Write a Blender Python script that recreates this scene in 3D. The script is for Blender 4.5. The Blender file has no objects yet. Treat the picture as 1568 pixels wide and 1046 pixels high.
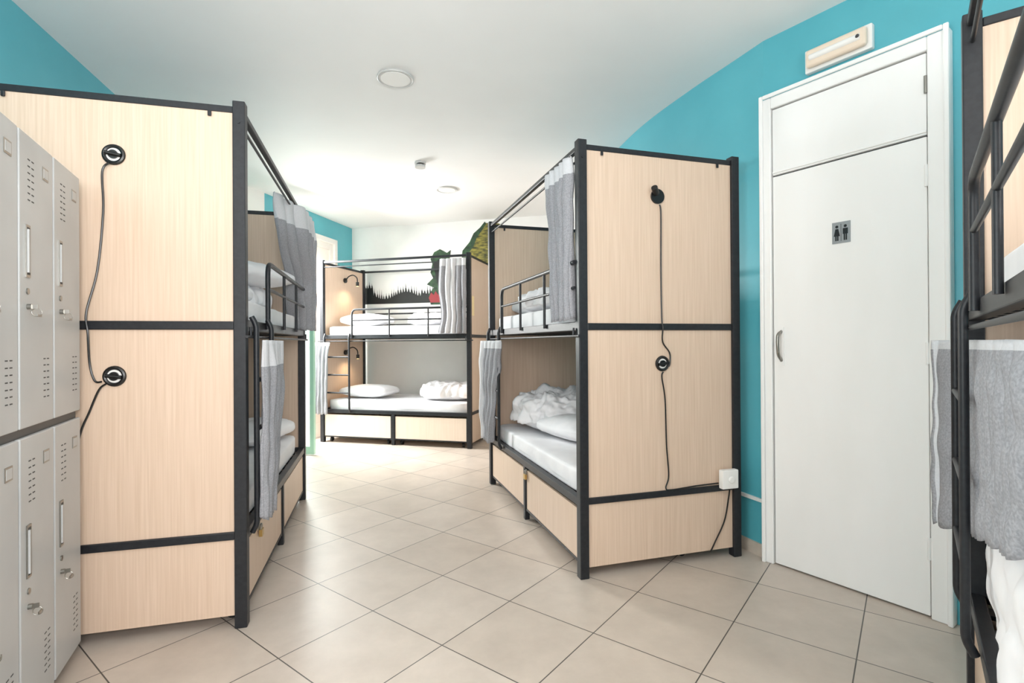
import bpy, bmesh, math, random
from mathutils import Vector, Matrix, noise
random.seed(7)
C = bpy.context.scene.collection
D2R = math.pi/180

def srgb(r,g,b):
    def f(c):
        c/=255.0
        return c/12.92 if c<=0.04045 else ((c+0.055)/1.055)**2.4
    return (f(r),f(g),f(b),1.0)

# ------------------------------------------------------------ materials
def new_mat(name, col, rough=0.5, metal=0.0, spec=0.5):
    m=bpy.data.materials.new(name); m.use_nodes=True
    b=m.node_tree.nodes['Principled BSDF']
    b.inputs['Base Color'].default_value=col
    b.inputs['Roughness'].default_value=rough
    b.inputs['Metallic'].default_value=metal
    b.inputs['Specular IOR Level'].default_value=spec
    return m
def noisy(name, c1, c2, scale=(5,5,5), nscale=1.0, rough=0.5, bump=0.0, detail=4, metal=0.0, spec=0.5, lo=0.35, hi=0.65, bdist=0.01):
    m=new_mat(name,c1,rough,metal,spec)
    nt=m.node_tree; N=nt.nodes; L=nt.links; b=N['Principled BSDF']
    tc=N.new('ShaderNodeTexCoord'); mp=N.new('ShaderNodeMapping'); mp.inputs['Scale'].default_value=scale
    nz=N.new('ShaderNodeTexNoise'); nz.inputs['Scale'].default_value=nscale; nz.inputs['Detail'].default_value=detail
    cr=N.new('ShaderNodeValToRGB')
    cr.color_ramp.elements[0].position=lo; cr.color_ramp.elements[0].color=c1
    cr.color_ramp.elements[1].position=hi; cr.color_ramp.elements[1].color=c2
    L.new(tc.outputs['Object'],mp.inputs['Vector']); L.new(mp.outputs['Vector'],nz.inputs['Vector'])
    L.new(nz.outputs['Fac'],cr.inputs['Fac']); L.new(cr.outputs['Color'],b.inputs['Base Color'])
    if bump>0:
        bp=N.new('ShaderNodeBump'); bp.inputs['Strength'].default_value=bump; bp.inputs['Distance'].default_value=bdist
        L.new(nz.outputs['Fac'],bp.inputs['Height']); L.new(bp.outputs['Normal'],b.inputs['Normal'])
    return m
M={}
M['wood']=noisy('beech_laminate',srgb(211,185,161),srgb(225,201,180),(120,120,2.5),1.0,0.42,0.03,8,lo=0.28,hi=0.72)
M['wood_pale']=noisy('pale_beech_laminate',srgb(230,212,193),srgb(239,223,206),(120,120,2.5),1.0,0.45,0.03,8,lo=0.28,hi=0.72)
M['frame']=noisy('black_steel',srgb(30,32,36),srgb(38,40,44),(30,30,30),2,0.42,0.0,spec=0.4)
M['teal']=noisy('teal_paint',srgb(86,174,188),srgb(94,182,195),(2,2,2),1,0.35,0.06,5)
M['white_wall']=noisy('white_paint',srgb(236,236,234),srgb(242,242,240),(2,2,2),1,0.6,0.04,5)
M['ceiling']=noisy('ceiling_paint',srgb(242,242,241),srgb(247,247,246),(1,1,1),1,0.7,0.03,5)
M['door']=noisy('door_gloss_white',srgb(243,243,241),srgb(248,248,247),(3,3,1),1,0.35,0.04,5)
M['trim']=new_mat('trim_white',srgb(240,240,237),0.4)
M['stone']=noisy('skirting_tile',srgb(196,184,170),srgb(210,198,184),(8,8,8),2,0.4)
M['locker']=noisy('locker_grey_enamel',srgb(180,182,182),srgb(189,191,191),(3,3,3),1,0.4,0.02)
M['locker_dark']=new_mat('locker_gap',srgb(80,80,80),0.5)
M['metal']=new_mat('chrome',srgb(150,148,142),0.3,0.9)
M['black']=new_mat('black_plastic',srgb(18,18,19),0.35)
M['linen']=noisy('white_linen',srgb(240,240,243),srgb(247,247,249),(4,4,4),2,0.85,0.25,6,bdist=0.02)
M['whiteplastic']=new_mat('white_plastic',srgb(244,243,240),0.35)
M['rim']=new_mat('grey_rim',srgb(205,205,203),0.4)
M['lens']=new_mat('frosted_diffuser',srgb(238,220,200),0.3)
M['mint']=new_mat('mint_door_leaf',srgb(180,224,204),0.35)  # even mint tone for the open leaf's frame
M['slot']=new_mat('dark_slot',srgb(70,70,70),0.7)
M['brass']=new_mat('brass',srgb(190,160,100),0.3,0.8)
M['card']=new_mat('cream_card',srgb(240,220,170),0.6)
M['m_black']=new_mat('mural_black',srgb(22,24,24),0.6)
M['m_green']=noisy('mural_green',srgb(22,40,30),srgb(52,88,54),(14,14,14),1,0.6)
M['m_hill']=noisy('mural_hill',srgb(48,52,24),srgb(150,140,60),(7,7,22),1.5,0.6)
M['m_red']=new_mat('mural_red',srgb(150,46,52),0.6)
M['sign']=new_mat('sign_plate',srgb(160,162,164),0.35,0.3)
M['bulb']=new_mat('warm_lamp_bulb',srgb(255,220,160),0.3)
bb=M['bulb'].node_tree.nodes['Principled BSDF']; bb.inputs['Emission Color'].default_value=srgb(255,200,130); bb.inputs['Emission Strength'].default_value=4
g=bpy.data.materials.new('clear_glass');g.use_nodes=True;M['glass']=g
gn=g.node_tree.nodes;gl=g.node_tree.links;gn.remove(gn['Principled BSDF'])
t_=gn.new('ShaderNodeBsdfTransparent');t_.inputs[0].default_value=(.94,.98,.96,1);s_=gn.new('ShaderNodeBsdfGlossy');s_.inputs['Roughness'].default_value=.02
x_=gn.new('ShaderNodeMixShader');x_.inputs[0].default_value=.07;gl.new(t_.outputs[0],x_.inputs[1]);gl.new(s_.outputs[0],x_.inputs[2]);gl.new(x_.outputs[0],gn['Material Output'].inputs['Surface'])
def fabric(name,c1,c2,tr):
    m=noisy(name,c1,c2,(160,160,160),1,0.9,0.15,3)
    nt=m.node_tree;N=nt.nodes;L=nt.links
    out=N['Material Output'];b=N['Principled BSDF']
    t=N.new('ShaderNodeBsdfTranslucent'); t.inputs['Color'].default_value=c2
    mx=N.new('ShaderNodeMixShader'); mx.inputs[0].default_value=tr
    L.new(b.outputs[0],mx.inputs[1]);L.new(t.outputs[0],mx.inputs[2]);L.new(mx.outputs[0],out.inputs['Surface'])
    return m
M['curtain']=fabric('grey_curtain_fabric',srgb(160,161,167),srgb(196,197,202),0.3)
M['curtain_w']=fabric('white_curtain_lining',srgb(230,231,234),srgb(240,241,244),0.3)

def floor_mat():
    m=new_mat('floor_tiles',srgb(214,198,182),0.34,0,0.5)
    nt=m.node_tree;N=nt.nodes;L=nt.links;b=N['Principled BSDF']
    tc=N.new('ShaderNodeTexCoord');mp=N.new('ShaderNodeMapping')
    mp.inputs['Rotation'].default_value=(0,0,37.6*D2R)
    mp.inputs['Location'].default_value=(1.5773,-2.0164,0)
    br=N.new('ShaderNodeTexBrick'); br.offset=0; br.squash=1
    br.inputs['Scale'].default_value=1; br.inputs['Brick Width'].default_value=0.467; br.inputs['Row Height'].default_value=0.467
    br.inputs['Mortar Size'].default_value=0.0026; br.inputs['Mortar Smooth'].default_value=0.1
    br.inputs['Color1'].default_value=srgb(200,187,174); br.inputs['Color2'].default_value=srgb(207,195,183)
    br.inputs['Mortar'].default_value=srgb(84,79,74)
    nz=N.new('ShaderNodeTexNoise'); nz.inputs['Scale'].default_value=4; nz.inputs['Detail'].default_value=9; nz.inputs['Roughness'].default_value=0.68
    cr=N.new('ShaderNodeValToRGB'); cr.color_ramp.elements[0].position=0.3; cr.color_ramp.elements[0].color=(0.88,0.875,0.87,1)
    cr.color_ramp.elements[1].position=0.7; cr.color_ramp.elements[1].color=(1.05,1.05,1.05,1)
    mx=N.new('ShaderNodeMix'); mx.data_type='RGBA'; mx.blend_type='MULTIPLY'; mx.inputs[0].default_value=1
    L.new(tc.outputs['Object'],mp.inputs['Vector']);L.new(mp.outputs[0],br.inputs['Vector']);L.new(tc.outputs['Object'],nz.inputs['Vector'])
    L.new(nz.outputs['Fac'],cr.inputs['Fac']);L.new(br.outputs['Color'],mx.inputs[6]);L.new(cr.outputs['Color'],mx.inputs[7])
    L.new(mx.outputs[2],b.inputs['Base Color'])
    bp=N.new('ShaderNodeBump');bp.inputs['Strength'].default_value=0.3;bp.inputs['Distance'].default_value=0.002;bp.invert=True
    L.new(br.outputs['Fac'],bp.inputs['Height']);L.new(bp.outputs[0],b.inputs['Normal'])
    return m
M['floor']=floor_mat()

# ------------------------------------------------------------ mesh builder
def fillet(pts,r,n=5):
    if len(pts)<3: return [Vector(p) for p in pts]
    P=[Vector(p) for p in pts]; out=[P[0]]
    for i in range(1,len(P)-1):
        a=(P[i-1]-P[i]);c=(P[i+1]-P[i]); rr=min(r,a.length*0.49,c.length*0.49)
        A=P[i]+a.normalized()*rr; B=P[i]+c.normalized()*rr
        for k in range(n+1):
            t=k/n; out.append(A*(1-t)**2+P[i]*2*t*(1-t)+B*t*t)
    out.append(P[-1]); return out
class Bld:
    def __init__(s,mats,sx=1): s.v=[];s.f=[];s.m=[];s.mats=mats;s.sx=sx
    def mi(s,k): return s.mats.index(k)
    def box(s,x0,x1,y0,y1,z0,z1,mat=None):
        o=len(s.v)
        for z in(z0,z1):
            s.v+=[(x0,y0,z),(x1,y0,z),(x1,y1,z),(x0,y1,z)]
        s.f+=[[o,o+3,o+2,o+1],[o+4,o+5,o+6,o+7],[o,o+1,o+5,o+4],[o+1,o+2,o+6,o+5],[o+2,o+3,o+7,o+6],[o+3,o,o+4,o+7]]
        s.m+=[s.mi(mat) if mat else 0]*6
    def ngon(s,pts,mat=None):
        o=len(s.v); s.v+=[tuple(p) for p in pts]; s.f.append(list(range(o,o+len(pts)))); s.m.append(s.mi(mat) if mat else 0)
    def tube(s,pts,r,mat=None,seg=10,fil=0.0,closed=False):
        P=fillet(pts,fil) if fil>0 else [Vector(p) for p in pts]
        Q=[P[0]]
        for p in P[1:]:
            if (p-Q[-1]).length>1e-5:Q.append(p)
        P=Q;n=len(P);T=[]
        for i in range(n):
            if closed: t=P[(i+1)%n]-P[i-1]
            else: t=P[min(i+1,n-1)]-P[max(i-1,0)]
            T.append(t.normalized())
        ref=Vector((0,0,1)) if abs(T[0].z)<0.9 else Vector((1,0,0))
        nn=T[0].cross(ref).normalized(); o=len(s.v)
        for i in range(n):
            nn=(nn-T[i]*nn.dot(T[i])).normalized(); bnm=T[i].cross(nn)
            for k in range(seg):
                a=2*math.pi*k/seg; s.v.append(tuple(P[i]+nn*(r*math.cos(a))+bnm*(r*math.sin(a))))
        mm=s.mi(mat) if mat else 0
        for i in range(n if closed else n-1):
            j=(i+1)%n
            for k in range(seg):
                k2=(k+1)%seg; s.f.append([o+i*seg+k,o+i*seg+k2,o+j*seg+k2,o+j*seg+k]); s.m.append(mm)
        if not closed:
            s.f.append([o+k for k in range(seg)][::-1]);s.f.append([o+(n-1)*seg+k for k in range(seg)]);s.m+=[mm,mm]
    def ring(s,c,R,r,axis='y',mat=None,seg=24):
        pts=[]
        for k in range(seg):
            a=2*math.pi*k/seg
            if axis=='y':pts.append((c[0]+R*math.cos(a),c[1],c[2]+R*math.sin(a)))
            elif axis=='x':pts.append((c[0],c[1]+R*math.cos(a),c[2]+R*math.sin(a)))
            else:pts.append((c[0]+R*math.cos(a),c[1]+R*math.sin(a),c[2]))
        s.tube(pts,r,mat,8,closed=True)
    def make(s,name,parent=None,M_=None,bevel=0,smooth=False,seg=2):
        me=bpy.data.meshes.new(name)
        me.from_pydata([(v[0]*s.sx,v[1],v[2]) for v in s.v],[],s.f)
        for k in s.mats: me.materials.append(M[k])
        me.polygons.foreach_set('material_index',s.m)
        bm=bmesh.new();bm.from_mesh(me);bmesh.ops.recalc_face_normals(bm,faces=bm.faces);bm.to_mesh(me);bm.free()
        ob=bpy.data.objects.new(name,me);C.objects.link(ob)
        if parent: ob.parent=parent
        if M_ is not None: ob.matrix_world=M_
        if smooth:
            me.polygons.foreach_set('use_smooth',[True]*len(me.polygons))
            try: me.set_sharp_from_angle(angle=40*D2R)
            except Exception: pass
        if bevel>0:
            mo=ob.modifiers.new('bevel','BEVEL');mo.width=bevel;mo.segments=seg;mo.limit_method='ANGLE';mo.angle_limit=50*D2R
        return ob
def empty(name,M_):
    e=bpy.data.objects.new(name,None);e.empty_display_size=0.2;C.objects.link(e);e.matrix_world=M_;return e
def TM(x,y,rot,z=0): return Matrix.Translation((x,y,z))@Matrix.Rotation(rot,4,'Z')

# ------------------------------------------------------------ room shell
HC=3.05
def seg_frame(p,q):
    "matrix: local x along p->q, local y = left of direction"
    d=Vector((q[0]-p[0],q[1]-p[1])); return TM(p[0],p[1],math.atan2(d.y,d.x)), d.length
pA=(-1.53,-1.6); pB=(-3.12,5.0); pC=(-2.45,7.93); pD=(0.66,7.93-0.2603*3.11)
W0=(1.491,3.037); wd=Vector((0.580,-0.8146)); pE=(W0[0]+wd.x*4,W0[1]+wd.y*4); pF=(pE[0],-1.6)
# left wall near (teal), with an unseen window added behind the camera for side light
Mln,l=seg_frame(pA,pB); b=Bld(['teal'])
b.box(0,.3,0,.12,0,HC);b.box(2.0,l,0,.12,0,HC);b.box(.3,2.0,0,.12,0,.9);b.box(.3,2.0,0,.12,2.8,HC); b.make('wall_left',M_=Mln)
b=Bld(['trim'])
for x in (.3,1.12,1.94): b.box(x,x+.06,.02,.08,.9,2.8)
b.box(.3,2.0,.02,.08,.9,.96);b.box(.3,2.0,.02,.08,2.74,2.8);b.make('added_window',M_=Mln)
# left far wall with balcony doorway; local x from pB to pC
Mlf,llf=seg_frame(pB,pC)
o0,o1=llf-1.95,llf-0.45; ztop=2.78
b=Bld(['teal','white_wall']); b.box(0,o0-.3,0,.12,0,HC,'teal'); b.box(o0-.3,o0,0,.12,0,HC,'white_wall'); b.box(o1,llf,0,.12,0,HC,'teal'); b.box(o0,o1,0,.12,ztop,HC,'teal'); b.make('wall_left_far',M_=Mlf)
# back wall
Mbk,lbk=seg_frame(pC,pD); b=Bld(['white_wall']); b.box(-.1,lbk+.1,0,.12,0,HC); b.make('wall_back',M_=Mbk)
# right curved wall
pts=[pD,(0.74,6.5),(0.86,5.6),(0.972,4.77),(1.088,4.173),(1.262,3.631),(1.41,3.25),W0]
def catmull(P,n=6):
    P=[Vector(p) for p in P];out=[]
    for i in range(len(P)-1):
        p0=P[max(i-1,0)];p1=P[i];p2=P[i+1];p3=P[min(i+2,len(P)-1)]
        for k in range(n):
            t=k/n;out.append(0.5*((2*p1)+(p2-p0)*t+(2*p0-5*p1+4*p2-p3)*t*t+(3*p1-p0-3*p2+p3)*t**3))
    out.append(P[-1]);return out
cp=catmull(pts)
def strip(name,cp,z0,z1,t0,t1,mat):
    b=Bld([mat]);n=len(cp);inn=[];out=[]
    for i in range(n):
        d=(cp[min(i+1,n-1)]-cp[max(i-1,0)]).normalized(); nr=Vector((-d.y,d.x)) # left of direction => outside
        inn.append(cp[i]+nr*t0);out.append(cp[i]+nr*t1)
    for i in range(n): 
        for (q,z) in((inn[i],z0),(out[i],z0),(out[i],z1),(inn[i],z1)): b.v.append((q.x,q.y,z))
    for i in range(n-1):
        a=i*4;c=a+4
        for k in range(4):
            k2=(k+1)%4;b.f.append([a+k,a+k2,c+k2,c+k]);b.m.append(0)
    b.f.append([0,1,2,3]);b.f.append([(n-1)*4+k for k in range(4)]);b.m+=[0,0]
    return b.make(name,smooth=True)
isp=max(i for i,p in enumerate(cp) if p.y>4.98)
strip('wall_right_curved',cp[isp:],0,HC,0,.12,'teal')
strip('wall_right_far',cp[:isp+1],0,HC,0,.12,'white_wall')
sub=[p for p in cp if p.y<5.2]
strip('baseboard_right',sub,0,.075,-.012,0,'stone')
strip('trim_1',sub,.325,.345,-.014,0,'trim')
# door wall
Mdw,ldw=seg_frame(W0,pE)
b=Bld(['teal']); b.box(0,ldw,0,.12,0,HC); b.make('wall_right',M_=Mdw)
b=Bld(['stone']); b.box(.885,ldw,-.012,0,0,.075); b.make('baseboard_door_wall',M_=Mdw)
Mx,l=seg_frame(pE,pF); b=Bld(['teal']); b.box(0,l,0,.12,0,HC); b.make('wall_right_rear',M_=Mx)
# rear wall with window
Mrw,lrw=seg_frame(pF,pA)
wx0,wx1=1.0,4.7
b=Bld(['white_wall']); b.box(0,wx0,0,.12,0,HC);b.box(wx1,lrw,0,.12,0,HC);b.box(wx0,wx1,0,.12,0,.5);b.box(wx0,wx1,0,.12,2.75,HC);b.make('wall_rear',M_=Mrw)
b=Bld(['trim'])
for x in (wx0,wx0+1.23,wx0+2.46,wx1-.06): b.box(x,x+.06,.02,.08,.5,2.75)
b.box(wx0,wx1,.02,.08,.5,.56);b.box(wx0,wx1,.02,.08,2.69,2.75)
b.make('window_1',M_=Mrw)
# floor / ceiling
for nm,z0,z1,mt in(('floor',-.08,0,'floor'),('ceiling',HC,HC+.08,'ceiling')):
    b=Bld([mt]); b.box(-3.6,4.3,-1.9,8.3,z0,z1); b.make(nm)

# door (WC) : local x along wall, -y into the room
dw=empty('door_1',Mdw)
b=Bld(['door'])
b.box(0.0,.062,-.045,0,0,2.68);b.box(.79,.874,-.045,0,0,2.68);b.box(.062,.79,-.045,0,2.615,2.68)
b.box(.0,.022,-.06,-.045,0,2.70);b.box(.852,.874,-.06,-.045,0,2.70);b.box(.022,.852,-.06,-.045,2.678,2.70)
b.make('frame',parent=dw,bevel=.006)
b=Bld(['door']); b.box(.067,.785,-.032,0,.008,2.222); b.make('leaf',parent=dw,bevel=.004)
b=Bld(['slot']); b.box(.0625,.7895,-.012,-.001,.001,2.614); b.make('rebate_shadow_gap',parent=dw)
b=Bld(['door']); b.box(.067,.785,-.032,0,2.231,2.608);b.box(.067,.785,-.038,-.032,2.24,2.252);b.make('transom',parent=dw,bevel=.003)
b=Bld(['door','metal'])
for z in(.32,1.22,2.04): b.tube([(.784,-.038,z-.05),(.784,-.038,z+.05)],.008,'door')
b.tube([(.784,-.04,2.42),(.784,-.04,2.50)],.007,'metal')
b.make('hinges',parent=dw,smooth=True)
b=Bld(['metal','door']); b.box(.098,.126,-.037,-.032,1.14,1.36,'door'); b.tube([(.112,-.034,1.335),(.112,-.075,1.32),(.112,-.078,1.26),(.112,-.07,1.2),(.112,-.034,1.17)],.0085,'metal',fil=.02)
b.make('handle',parent=dw,smooth=True)
# sign
sg=empty('restroom_sign',Mdw@Matrix.Translation((.424,-.0325,1.842)))
b=Bld(['sign']); b.box(-.043,.043,-.003,0,-.055,.055); b.make('plate',parent=sg)
b=Bld(['black'])
for cx,fem in((-.02,1),(.02,0)):
    b.ngon([(cx+.0075*math.cos(a*math.pi/8),-.0038,.031+.0075*math.sin(a*math.pi/8)) for a in range(16)])
    if fem: b.ngon([(cx-.007,-.0038,.02),(cx+.007,-.0038,.02),(cx+.015,-.0038,-.018),(cx-.015,-.0038,-.018)])
    else: b.ngon([(cx-.012,-.0038,.02),(cx+.012,-.0038,.02),(cx+.012,-.0038,-.01),(cx-.012,-.0038,-.01)])
    b.ngon([(cx-.008,-.0039,-.01),(cx-.001,-.0039,-.01),(cx-.001,-.0039,-.042),(cx-.008,-.0039,-.042)])
    b.ngon([(cx+.001,-.0039,-.01),(cx+.008,-.0039,-.01),(cx+.008,-.0039,-.042),(cx+.001,-.0039,-.042)])
b.ngon([(-.001,-.0038,-.045),(.001,-.0038,-.045),(.001,-.0038,.045),(-.001,-.0038,.045)])
b.make('pictograms',parent=sg)
# emergency light
em=empty('emergency_light',Mdw@Matrix.Translation((.25,0,2.735)))
b=Bld(['whiteplastic']); b.box(0,.32,-.035,0,0,.125); b.make('housing',parent=em,bevel=.006)
b=Bld(['lens']); b.box(.015,.305,-.07,-.035,.014,.111); b.make('diffuser',parent=em,bevel=.02,seg=4)
b=Bld(['whiteplastic','slot']); b.tube([(.04,-.066,.0625),(.28,-.066,.0625)],.017); b.tube([(.265,-.072,.0625),(.275,-.086,.0625)],.008,'slot'); b.make('tube_lamp',parent=em,smooth=True)
# left balcony door: frame, closed leaf, open glazed leaf
bd=empty('door_2',Mlf)
b=Bld(['trim']); b.box(o0,o0+.06,-.03,.1,0,ztop);b.box(o1-.07,o1,-.03,.1,0,ztop);b.box(o0,o1,-.03,.1,ztop-.07,ztop)
b.make('frame',parent=bd,bevel=.004)
b=Bld(['trim']); 
x0,x1=o1-.60,o1-.07
b.box(x0,x0+.08,.0,.045,.01,ztop-.07);b.box(x1-.08,x1,.0,.045,.01,ztop-.07);b.box(x0+.08,x1-.08,.0,.045,2.05,2.15);b.box(x0+.08,x1-.08,0,.045,.01,.2);b.box(x0+.08,x1-.08,0,.045,ztop-.16,ztop-.07)
b.box(x0+.08,x1-.08,.015,.03,.2,2.05);b.box(x0+.08,x1-.08,.015,.03,2.15,ztop-.16)
b.make('closed_leaf',parent=bd,bevel=.004)
hw=Mlf@Vector((o0+.03,-.03,0)); tgt=Vector((-2.28,5.95)); dd=Vector((tgt.x-hw.x,tgt.y-hw.y))
Ml=Mlf.inverted()@TM(hw.x,hw.y,math.atan2(dd.y,dd.x)); ll=dd.length
b=Bld(['mint','glass']); b.box(0.01,.06,-.02,.02,.01,2.6,'mint');b.box(ll-.05,ll,-.02,.02,.01,2.6,'mint');b.box(.06,ll-.05,-.02,.02,.01,.1,'mint');b.box(.06,ll-.05,-.02,.02,2.54,2.6,'mint');b.box(.06,ll-.05,-.003,.003,.1,2.54,'glass')
lf=b.make('open_leaf',parent=bd); lf.matrix_local=Ml

# mural on back wall: local x along wall, -y room side
b=Bld(['m_black','m_green','m_hill','m_red'])
y=-.004
tops=[(0.05,2.0)];w=.05
while w<1.42:
    h=2.15 if w<.35 else (2.03+.05*math.sin(w*9)+(0.06 if w>1.1 else 0))
    k=random.uniform(.3,1.1); ww=random.uniform(.03,.055)
    pk=h+.12*k
    tops+= [(w+ww*.2,h-.02),(w+ww*.32,h+.03*k),(w+ww*.40,h+.03*k),(w+ww*.5,pk),(w+ww*.6,h+.035*k),(w+ww*.7,h+.025*k),(w+ww*.95,h-.03)]
    w+=ww
for i in range(len(tops)-1):
    (a0,z0),(a1,z1)=tops[i],tops[i+1]
    b.ngon([(a0,y,1.88),(a1,y,1.88),(a1,y,z1),(a0,y,z0)],'m_black')
dino=[(1.30,2.32),(1.33,2.45),(1.30,2.52),(1.36,2.62),(1.45,2.66),(1.56,2.60),(1.62,2.64),(1.60,2.5),(1.66,2.4),(1.60,2.32),(1.66,2.2),(1.58,2.1),(1.64,1.95),(1.62,1.85),(1.30,1.85),(1.27,2.0),(1.35,2.1),(1.24,2.15),(1.34,2.24)]
b.ngon([(a,y-.003,z) for a,z in dino],'m_green')
b.ngon([(a,y-.005,z) for a,z in [(1.34,2.45),(1.45,2.52),(1.52,2.42),(1.48,2.3),(1.55,2.15),(1.42,2.1),(1.38,2.28)]],'m_black')
red=[(1.27,1.95),(1.31,2.03),(1.35,1.99),(1.38,2.05),(1.42,1.99),(1.46,2.04),(1.5,1.98),(1.54,2.03),(1.55,1.93),(1.5,1.88),(1.3,1.88)]
b.ngon([(a,y-.006,z) for a,z in red],'m_red')
hill=[(1.78,2.35),(1.82,2.62),(1.92,2.72),(1.98,2.84),(2.08,2.92),(2.15,3.0),(2.35,2.98),(2.6,2.85),(2.8,2.6),(2.9,2.35)]
b.ngon([(a,y,z) for a,z in hill],'m_hill')
b.ngon([(a,y-.001,z) for a,z in [(1.76,2.3),(1.80,2.62),(1.91,2.74),(1.97,2.86),(2.07,2.94),(2.14,3.02),(2.16,2.99),(2.10,2.9),(2.02,2.8),(1.97,2.68),(1.88,2.56),(1.84,2.3)]],'m_green')
b.make('wall_mural',M_=Mbk)

# ceiling fixtures
def disc(name,x,y,R):
    b=Bld(['whiteplastic','rim']); b.tube([(0,0,0),(0,0,-.010)],R,'rim',seg=48); b.ring((0,0,-.009),R,.006,'z','rim',seg=48); b.tube([(0,0,-.010),(0,0,-.014)],R*.84,'whiteplastic',seg=48)
    b.make(name,M_=Matrix.Translation((x,y,HC)),smooth=True)
disc('ceiling_light',-.765,3.43,.115); disc('ceiling_light',-.735,5.92,.115)
b=Bld(['whiteplastic','slot','rim']); b.tube([(0,0,0),(0,0,-.02)],.055,'rim',seg=32); b.tube([(0,0,-.02),(0,0,-.035)],.035,'slot',seg=32); b.tube([(0,0,-.035),(0,0,-.055)],.05,'rim',seg=32);b.make('smoke_detector',M_=Matrix.Translation((-.885,5.03,HC)),smooth=True)

# ------------------------------------------------------------ soft goods
def soft(name,mats,c,half,Mw,sx=1,k=8,n=14,amp=0.0,sc=4.0,kind='box',rotz=0,seed=0):
    bm=bmesh.new(); bmesh.ops.create_cube(bm,size=2)
    bmesh.ops.subdivide_edges(bm,edges=bm.edges[:],cuts=n,use_grid_fill=True)
    R=Matrix.Rotation(rotz,3,'Z')
    for v in bm.verts:
        p=v.co.copy(); mx=max(abs(p.x),abs(p.y),abs(p.z))
        nk=(abs(p.x)**k+abs(p.y)**k+abs(p.z)**k)**(1/k)
        q=p/nk*mx
        if kind=='pillow':
            e=max(0.0,(1-min(1,abs(q.x))**2.5))*max(0.0,(1-min(1,abs(q.y))**2.5))
            q.z*= 0.12+0.88*e**0.45
            q.x*=1-.06*(1-abs(q.y))**1; q.y*=1-.05*(1-abs(q.x))
        w=Vector((q.x*half[0],q.y*half[1],q.z*half[2]))
        if amp>0:
            s=Vector((seed*3.1,seed*1.7,seed))
            d=noise.noise(w*sc+s)*amp+noise.noise(w*sc*2.7+s)*amp*.45
            rg=1-abs(noise.noise(Vector((w.x*sc*1.3,w.y*sc*2.2,w.z))+s)); d+=(rg**3)*amp*.5
            if q.z<=-0.4: d*=0.1
            w+=p.normalized()*d
        w=R@w
        v.co=Vector((sx*(w.x+c[0]),w.y+c[1],w.z+c[2]))
    bmesh.ops.recalc_face_normals(bm,faces=bm.faces)
    me=bpy.data.meshes.new(name);bm.to_mesh(me);bm.free()
    for m in mats: me.materials.append(M[m])
    me.polygons.foreach_set('use_smooth',[True]*len(me.polygons))
    ob=bpy.data.objects.new(name,me);C.objects.link(ob);ob.matrix_world=Mw
    return ob

def curtain(Mw,sx,prof,a0,amp,folds,hemfrac=0.13,seed=0,name='curtain',whiteside=None,a_in=None,lift=0.0):
    """prof: list of (z, b0, b1) from top to bottom; a_in=(a at s=0, blend s); lift raises the hem towards s=1"""
    ns,nz=folds*10,40
    me_v=[];f=[];mi=[]
    z0,z1=prof[0][0],prof[-1][0]
    for j in range(nz+1):
        t=j/nz;z=z0+(z1-z0)*t
        for i in range(len(prof)-1):
            if prof[i][0]>=z-1e-6>=prof[i+1][0]-2e-6 or i==len(prof)-2:
                u=(prof[i][0]-z)/(prof[i][0]-prof[i+1][0]);u=min(1,max(0,u));u=u*u*(3-2*u)
                b0=prof[i][1]+(prof[i+1][1]-prof[i][1])*u;b1=prof[i][2]+(prof[i+1][2]-prof[i][2])*u
                break
        for i in range(ns+1):
            s=i/ns
            ph=2*math.pi*folds*s+0.8*noise.noise(Vector((s*3,t*2,seed)))
            am=amp*(0.75+.5*noise.noise(Vector((s*5,t*1.5,seed+4))))*(0.55+.45*min(1,t*5))
            base=a0
            if a_in:
                k=min(1,s/a_in[1]);k=k*k*(3-2*k);base=a_in[0]+(a0-a_in[0])*k
            a=base+am*math.sin(ph)+.012*noise.noise(Vector((s*8,t*6,seed+9)))
            bb_=b0+(b1-b0)*s+.25*(b1-b0)/folds*math.cos(ph)*.6
            zz=z+(0.012*math.sin(ph) if j==nz else 0)+lift*s*t
            me_v.append((sx*a,bb_,zz))
    for j in range(nz):
        for i in range(ns):
            o=j*(ns+1)+i;f.append([o,o+1,o+ns+2,o+ns+1])
            w=(j/nz<hemfrac)
            if whiteside and whiteside[0]<i/ns<whiteside[1]: w=True
            mi.append(1 if w else 0)
    me=bpy.data.meshes.new(name);me.from_pydata(me_v,[],f)
    me.materials.append(M['curtain']);me.materials.append(M['curtain_w']);me.polygons.foreach_set('material_index',mi)
    me.polygons.foreach_set('use_smooth',[True]*len(f))
    ob=bpy.data.objects.new(name,me);C.objects.link(ob);ob.matrix_world=Mw
    so=ob.modifiers.new('solid','SOLIDIFY');so.thickness=.003
    return ob

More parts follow.
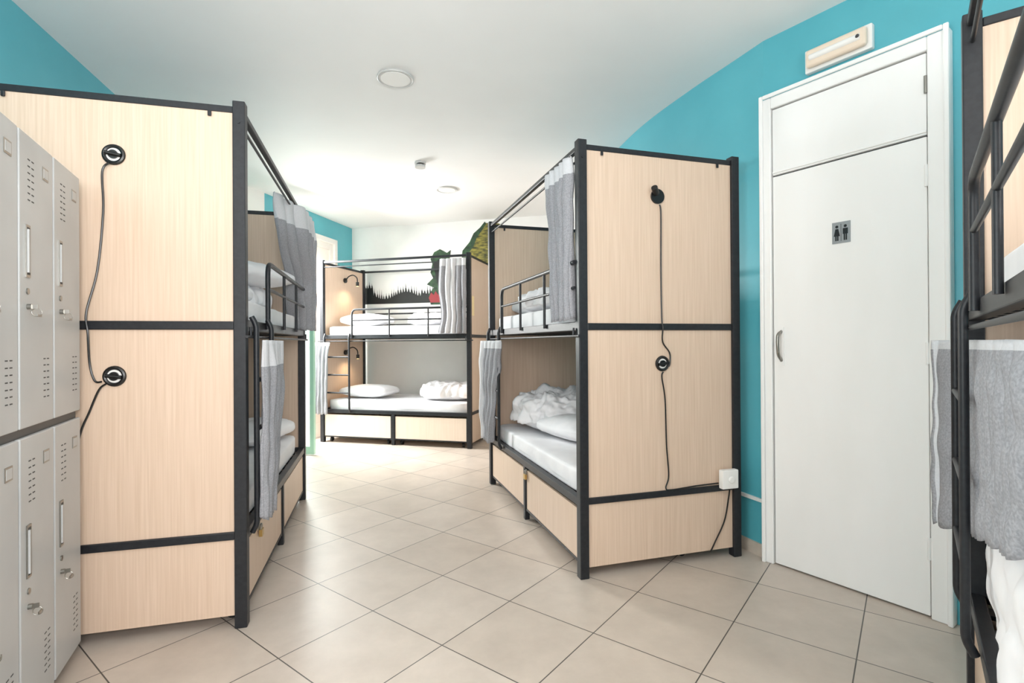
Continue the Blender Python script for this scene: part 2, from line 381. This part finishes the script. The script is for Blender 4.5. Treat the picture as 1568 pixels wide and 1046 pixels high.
# ------------------------------------------------------------ bunk bed
HB=2.382
BED={}
def bunk(key,x,y,rot,sx,L,W=1.0,ladder='near',dmat='wood'):
    Mw=TM(x,y,rot); e=empty('bunk_bed',Mw); h=.026; BED[key]=e
    b=Bld(['frame'],sx)
    for a in(0,W):
        for q in(0,L): b.box(a-h,a+h,q-h,q+h,0,HB)
    for q in(0,L):    # end bars
        b.box(h,W-h,q-.02,q+.02,1.347,1.385);b.box(h,W-h,q-.02,q+.02,.398,.434);b.box(h,W-h,q-.014,q+.014,2.33,2.36)
        for a in (.12,W-.12): b.box(a-.008,a+.008,q-.02,q-.012,2.305,2.33)
    for a in(0,W):
        b.box(a-.02,a+.02,h,L-h,1.345,1.395);b.box(a-.02,a+.02,h,L-h,.385,.43);b.box(a-.014,a+.014,h,L-h,2.335,2.362)
    b.box(-.018,.018,L/2-.02,L/2+.02,0,.385);b.box(W-.018,W+.018,L/2-.02,L/2+.02,0,.385)
    b.make('frame',parent=e,bevel=.004)
    # end panels
    b=Bld(['wood'],sx)
    for q in(0,L):
        b.box(h,W-h,q-.009,q+.009,.055,.398);b.box(h,W-h,q-.009,q+.009,.434,1.347);b.box(h,W-h,q-.009,q+.009,1.385,2.33)
    b.make('end_panels',parent=e)
    # slats
    b=Bld(['frame'],sx)
    for z in(1.35,.39):
        for i in range(12):
            q=.1+i*(L-.2)/11; b.box(.02,W-.02,q-.03,q+.03,z+.004,z+.018)
    b.make('slats',parent=e)
    # guard rail, ladder, curtain rods
    b=Bld(['frame'],sx)
    lw=.42
    if ladder=='near': g0,g1,l0,l1=lw+.03,L-h,.06,lw
    else: g0,g1,l0,l1=L-lw-.03,h,L-.06,L-lw
    b.tube([(-.03,g0,1.36),(-.03,g0,1.72),(-.03,g1,1.72)],.013,fil=.07)
    b.tube([(-.03,g0,1.58),(-.03,g1,1.58)],.009)
    for fr in(.34,.68): q=g0+(g1-g0)*fr; b.tube([(-.03,q,1.37),(-.03,q,1.72)],.009)
    b.tube([(W,h,1.72),(W,L-h,1.72)],.012); b.tube([(W,h,1.56),(W,L-h,1.56)],.009)
    for q in(l0,l1): b.tube([(-.032,q,.40),(-.052,q,.44),(-.052,q,1.37),(-.032,q,1.41)],.0125,fil=.02)
    for z in(.65,.88,1.11): b.tube([(-.052,l0,z),(-.052,l1,z)],.011)
    b.tube([(.0,-.03,2.285),(.0,L+.02,2.285)],.007); b.tube([(-.035,-.05,1.315),(-.035,L+.06,1.315)],.007)
    for q in(.03,L-.03): b.tube([(-.035,q,1.315),(-.035,q,1.36)],.006)
    b.make('rails_and_ladder',parent=e,smooth=True)
    # drawers
    for i in range(2):
        q0=.035+i*(L/2-.005);q1=q0+L/2-.07
        b=Bld([dmat,'frame','black'],sx)
        b.box(-.008,.008,q0,q1,.085,.362,dmat)
        b.box(.01,.75,q0+.02,q0+.035,.09,.33,dmat);b.box(.01,.75,q1-.035,q1-.02,.09,.33,dmat);b.box(.735,.75,q0+.035,q1-.035,.09,.33,dmat);b.box(.01,.735,q0+.035,q1-.035,.085,.1,dmat)
        b.box(-.011,.011,q0-.014,q0,.06,.37,'frame');b.box(-.011,.011,q1,q1+.014,.06,.37,'frame');b.box(-.011,.011,q0,q1,.07,.084,'frame')
        for aa in(.06,.68):
            for q in(q0+.06,q1-.06):
                b.tube([(aa,q-.012,.03),(aa,q+.012,.03)],.029,'black',seg=16);b.box(aa-.008,aa+.008,q-.018,q+.018,.035,.085,'frame')
        b.make('drawer_%d'%(i+1),parent=e)
    for z in(1.37,.41):
        soft('mattress',['linen'],(W/2,L/2,z+.07),(W/2-.03,L/2-.035,.068),Mw,sx,k=14,n=18,amp=.006,sc=5)
    return Mw

def pillow(Mw,sx,a,q,z,rot=0,s=1,seed=0): soft('pillow',['linen'],(a,q,z+.095),(.22*s,.34*s,.085),Mw,sx,k=5,n=14,amp=.012,sc=6,kind='pillow',rotz=rot,seed=seed)
def duvet(Mw,sx,a,q,z,ha,hq,hz,seed=1,rot=0,amp=.05,k=3.2,sc=6): soft('duvet',['linen'],(a,q,z+hz*1.0),(ha,hq,hz),Mw,sx,k=k,n=40,amp=amp,sc=sc,seed=seed,rotz=rot)

def socket_ring(key,sx,a,q,z):
    b=Bld(['black','whiteplastic','metal'],sx)
    b.ring((a,q-.004,z),.036,.009,'y','black');b.tube([(a,q,z),(a,q-.006,z)],.03,'whiteplastic',seg=24);b.tube([(a,q-.004,z),(a,q-.014,z)],.019,'black',seg=18)
    b.tube([(a-.03,q-.014,z-.005),(a+.028,q-.02,z+.004)],.008,'black')
    return b.make('cable_grommet',parent=BED[key],smooth=True)
def spline(pts,n=8):
    P=[Vector(p) for p in pts];out=[]
    for i in range(len(P)-1):
        p0=P[max(i-1,0)];p1=P[i];p2=P[i+1];p3=P[min(i+2,len(P)-1)]
        for k in range(n):
            t=k/n;out.append(0.5*((2*p1)+(p2-p0)*t+(2*p0-5*p1+4*p2-p3)*t*t+(3*p1-p0-3*p2+p3)*t**3))
    out.append(P[-1]);return out
def cable(Mw,sx,pts,r=.0042):
    b=Bld(['black'],sx);b.tube(spline(pts),r,seg=6);return b.make('power_cable',M_=Mw,smooth=True)
def reading_lamp(Mw,sx,a,q,z,d=1,light=True):
    e=empty('reading_lamp',Mw)
    b=Bld(['black','whiteplastic'],sx)
    b.tube([(a,q,z),(a,q+d*.02,z)],.035,'black',seg=20)
    b.tube(spline([(a,q+d*.02,z),(a,q+d*.06,z+.05),(a+.0,q+d*.13,z+.07),(a,q+d*.19,z+.03),(a,q+d*.20,z-.03)]),.008,'black',seg=8)
    b.tube([(a,q+d*.20,z-.03),(a,q+d*.20,z-.085)],.022,'black',seg=16)
    b.make('arm',parent=e,smooth=True)
    b=Bld(['bulb'],sx);b.tube([(a,q+d*.20,z-.085),(a,q+d*.20,z-.089)],.015,seg=16);b.make('bulb',parent=e)
    if light:
        ld=bpy.data.lights.new('lamp_glow','SPOT');ld.energy=6;ld.color=(1,.76,.5);ld.spot_size=2.4;ld.spot_blend=1;ld.shadow_soft_size=.02
        lo=bpy.data.objects.new('lamp_glow',ld);C.objects.link(lo);lo.parent=e;lo.location=(sx*a,q+d*.2,z-.1)
        lo.rotation_euler=(-d*.35,0,0)

# --- left bunk
rL=14.7*D2R; ML=bunk('L',-1.236,2.353,rL,-1,1.97)
curtain(ML,-1,[(2.31,1.15,2.07),(2.12,1.22,2.09),(1.72,1.72,2.06),(1.40,1.90,2.04)],-.07,.045,6,hemfrac=.17,seed=2,a_in=(.06,.6),whiteside=(.78,.9))
curtain(ML,-1,[(1.30,.04,.50),(1.1,.05,.50),(.75,.04,.38),(.46,.04,.26)],-.085,.028,6,hemfrac=.14,seed=5)
duvet(ML,-1,.55,1.5,1.51,.36,.3,.09,2); pillow(ML,-1,.3,1.45,1.68,.4,1,1); duvet(ML,-1,.5,.6,1.51,.4,.3,.05,8,amp=.03)
pillow(ML,-1,.3,1.55,.545,.3,1,3); duvet(ML,-1,.62,1.55,.55,.28,.28,.1,4)
socket_ring('L',-1,.491,-.009,2.10);socket_ring('L',-1,.491,-.009,1.147)
cable(ML,-1,[(.505,-.022,2.06),(.53,-.02,2.02),(.528,-.018,1.85),(.55,-.018,1.6),(.585,-.03,1.42),(.578,-.034,1.33),(.578,-.02,1.2),(.56,-.02,1.13),(.535,-.02,1.125)])
cable(ML,-1,[(.52,-.02,1.115),(.545,-.02,1.09),(.58,-.018,1.0),(.62,-.018,.88),(.66,-.018,.6)])
# --- right bunk
rR=16.6*D2R; MR=bunk('R',.38,2.81,rR,1,1.97,W=.99,ladder='far')
curtain(MR,1,[(2.31,.04,.42),(1.95,.05,.36),(1.6,.05,.30),(1.41,.05,.28)],-.04,.04,5,hemfrac=.1,seed=11)
curtain(MR,1,[(1.30,1.40,2.08),(1.1,1.50,2.08),(.8,1.62,2.06),(.42,1.72,2.04)],-.07,.035,5,hemfrac=.07,seed=14,whiteside=(.8,1.1))
duvet(MR,1,.52,1.50,.55,.40,.36,.15,21,amp=.075,k=2.6,sc=8); pillow(MR,1,.42,1.0,.545,.2,1,22); duvet(MR,1,.6,.4,.55,.25,.22,.05,24,amp=.03)
duvet(MR,1,.45,1.0,1.51,.4,.45,.07,25); pillow(MR,1,.4,1.65,1.505,.1,1,26)
socket_ring('R',1,.492,-.009,1.157)
b=Bld(['black'],1);b.tube([(.467,-.009,2.107),(.467,-.02,2.107)],.042,seg=28);b.tube([(.455,-.02,2.12),(.425,-.05,2.145)],.018,seg=12);b.make('cable_grommet',parent=BED['R'],smooth=True)
cable(MR,1,[(.477,-.02,2.06),(.485,-.02,2.0),(.484,-.018,1.7),(.486,-.02,1.42),(.486,-.03,1.36),(.492,-.018,1.28),(.535,-.018,1.22),(.54,-.018,1.17),(.53,-.022,1.14)])
cable(MR,1,[(.492,-.022,1.11),(.485,-.018,1.08),(.505,-.018,.95),(.512,-.018,.7),(.525,-.018,.52),(.505,-.02,.45),(.54,-.024,.437),(.7,-.026,.446),(.852,-.028,.45)])
cable(MR,1,[(.93,-.03,.415),(.925,-.024,.35),(.90,-.018,.22),(.83,-.02,.1),(.80,-.02,.05)])
b=Bld(['whiteplastic'],1);b.box(.855,.965,-.065,-.0265,.42,.53);b.tube([(.91,-.065,.475),(.91,-.08,.475)],.02,seg=16);b.make('power_socket',M_=MR,bevel=.006)
# --- far bunk
aF=math.atan2(-.252,.968); rF=aF-math.pi/2; MF=bunk('F',-2.483,6.769,rF,-1,2.03,dmat='wood_pale')
curtain(MF,-1,[(2.31,1.66,2.0),(2.0,1.64,2.0),(1.6,1.68,2.0),(1.41,1.64,2.0)],-.05,.035,5,hemfrac=.09,seed=31,whiteside=(.25,.6))
curtain(MF,-1,[(1.30,-.07,.16),(1.1,-.08,.13),(.7,-.08,.12),(.38,-.1,.12)],-.09,.028,4,hemfrac=.05,seed=33)
pillow(MF,-1,.4,.42,1.505,.1,1,41);duvet(MF,-1,.55,1.45,1.51,.35,.4,.08,42)
pillow(MF,-1,.4,.45,.545,.1,1.1,43);duvet(MF,-1,.45,1.62,.55,.33,.36,.1,44)
reading_lamp(MF,-1,.5,.012,2.17);reading_lamp(MF,-1,.5,.012,1.16)
b=Bld(['card'],-1);b.box(.08,.16,2.03+.0095,2.03+.0115,1.62,1.86);b.make('notice_card',M_=MF)
# --- near right bunk
rX=142.05*D2R; MX=bunk('X',1.568,1.75,rX,-1,1.97)
curtain(MX,-1,[(1.28,-.12,1.10),(1.1,-.14,1.14),(.85,-.10,1.12),(.62,-.06,1.08)],-.01,.022,12,hemfrac=.03,seed=51,a_in=(-.11,.15),whiteside=(.0,.04),lift=.28)
duvet(MX,-1,.5,.7,1.51,.36,.4,.07,52)
duvet(MX,-1,.44,.88,.34,.43,.78,.24,53,amp=.03,k=6)
reading_lamp(MX,-1,.5,.012,2.1,light=False)
# padlocks
for key,sx,q in(('L',-1,.3),('R',1,.95)):
    b=Bld(['brass','metal'],sx);b.box(-.03,-.014,q-.02,q+.02,.30,.335,'brass');b.tube([(-.022,q-.013,.335),(-.022,q-.013,.36),(-.022,q+.013,.36),(-.022,q+.013,.335)],.004,'metal',fil=.012);b.box(-.014,-.008,q-.012,q+.012,.33,.37,'metal')
    b.make('padlock',parent=BED[key])

# ------------------------------------------------------------ lockers
ML2=TM(-1.80,2.125,-155.1*D2R); lk=empty('metal_lockers',ML2)
cw=.285;nc=4;H=1.98
b=Bld(['locker','locker_dark']);
b.box(.0,.45,0,nc*cw,.05,H,'locker');b.box(.02,.44,.01,nc*cw-.01,0,.05,'locker_dark')
b.box(-.002,.0,.004,nc*cw-.004,.055,H-.004,'locker_dark')
b.make('body',parent=lk,bevel=.002)
bd_=Bld(['locker']);bk=Bld(['slot','metal','locker','black','locker_dark'])
for c in range(nc):
    q0=c*cw+.006;q1=(c+1)*cw-.006
    for z0,z1 in((.062,.985),(1.015,H-.012)):
        bd_.box(-.018,-.002,q0,q1,z0,z1)
        f=-.018
        zl=z1-.09; bk.box(f-.002,f,q0+.045,q0+.095,zl-.022,zl+.022,'metal');bk.box(f-.003,f-.002,q0+.051,q0+.089,zl-.016,zl+.016,'locker')
        for r_ in range(7):
            for k in range(2):
                zz=z1-.08-r_*.022; qq=q1-.07-k*.03; bk.box(f-.0006,f,qq-.009,qq+.009,zz-.002,zz+.002,'slot')
                zz=z0+.22-r_*.022; qq=q0+.05+k*.03; bk.box(f-.0006,f,qq-.009,qq+.009,zz-.002,zz+.002,'slot')
        zh=z0+(z1-z0)*.60; qh=q1-.055
        bk.box(f-.004,f,qh-.016,qh+.016,zh-.085,zh+.085,'metal');bk.box(f-.0048,f-.004,qh-.010,qh+.010,zh-.077,zh+.077,'slot');bk.box(f-.009,f-.003,qh+.004,qh+.011,zh-.07,zh+.07,'locker')
        zk=zh-.15
        bk.tube([(f,qh,zk+.02),(f-.004,qh,zk+.02)],.010,'metal',seg=16)
        bk.tube([(f,qh,zk-.03),(f-.012,qh,zk-.03)],.009,'metal',seg=16)
        bk.box(f-.028,f-.012,qh-.002,qh+.002,zk-.037,zk-.023,'metal')
        bk.ring((f-.024,qh,zk-.048),.013,.0013,'y','metal',16);bk.box(f-.026,f-.023,qh-.035,qh-.004,zk-.062,zk-.054,'metal')
bd_.make('doors',parent=lk,bevel=.004); bk.make('fittings',parent=lk)

# ------------------------------------------------------------ lights
def area(name,loc,target,sx,sy,en,col=(1,1,1)):
    ld=bpy.data.lights.new(name,'AREA');ld.shape='RECTANGLE';ld.size=sx;ld.size_y=sy;ld.energy=en;ld.color=col
    o=bpy.data.objects.new(name,ld);C.objects.link(o);o.location=loc
    o.rotation_euler=(Vector(target)-Vector(loc)).to_track_quat('-Z','Y').to_euler();return o
area('daylight_rear_window',(.95,-1.5,1.65),(.7,3,2.0),3.5,2.1,37,(1,.99,.985))
c=Mln@Vector((1.15,-.05,1.85)); nl=(Mln.to_3x3()@Vector((0,-1,0)))
area('left_side_fill',c,c+nl*2,1.6,1.8,46,(1,.99,.98))  # added side fill out of view, brightens the door wall
area('ceiling_fill',(.6,-.6,1.75),(.3,2.0,3.5),1.5,1.0,118,(1,.99,.985))  # unseen upward fill, added to brighten the ceiling
c=Mlf@Vector(((o0+o1)/2-.25,.3,0))
area('daylight_balcony',(c.x,c.y,2.0),(-1.1,5.5,.0),1.1,1.5,280,(1,.99,.98))
w=bpy.data.worlds.new('World');bpy.context.scene.world=w;w.use_nodes=True
w.node_tree.nodes['Background'].inputs[0].default_value=(.98,.99,1,1);w.node_tree.nodes['Background'].inputs[1].default_value=1.7
try:
    bpy.context.scene.view_settings.view_transform='Standard'
except Exception as ex: print(ex)

cam=bpy.data.cameras.new('camera');co=bpy.data.objects.new('camera',cam);C.objects.link(co)
co.location=(0,0,1.28);co.rotation_euler=((90.15)*D2R,0.35*D2R,0)
cam.sensor_width=36;cam.lens=18.14;cam.clip_start=.02
bpy.context.scene.camera=co
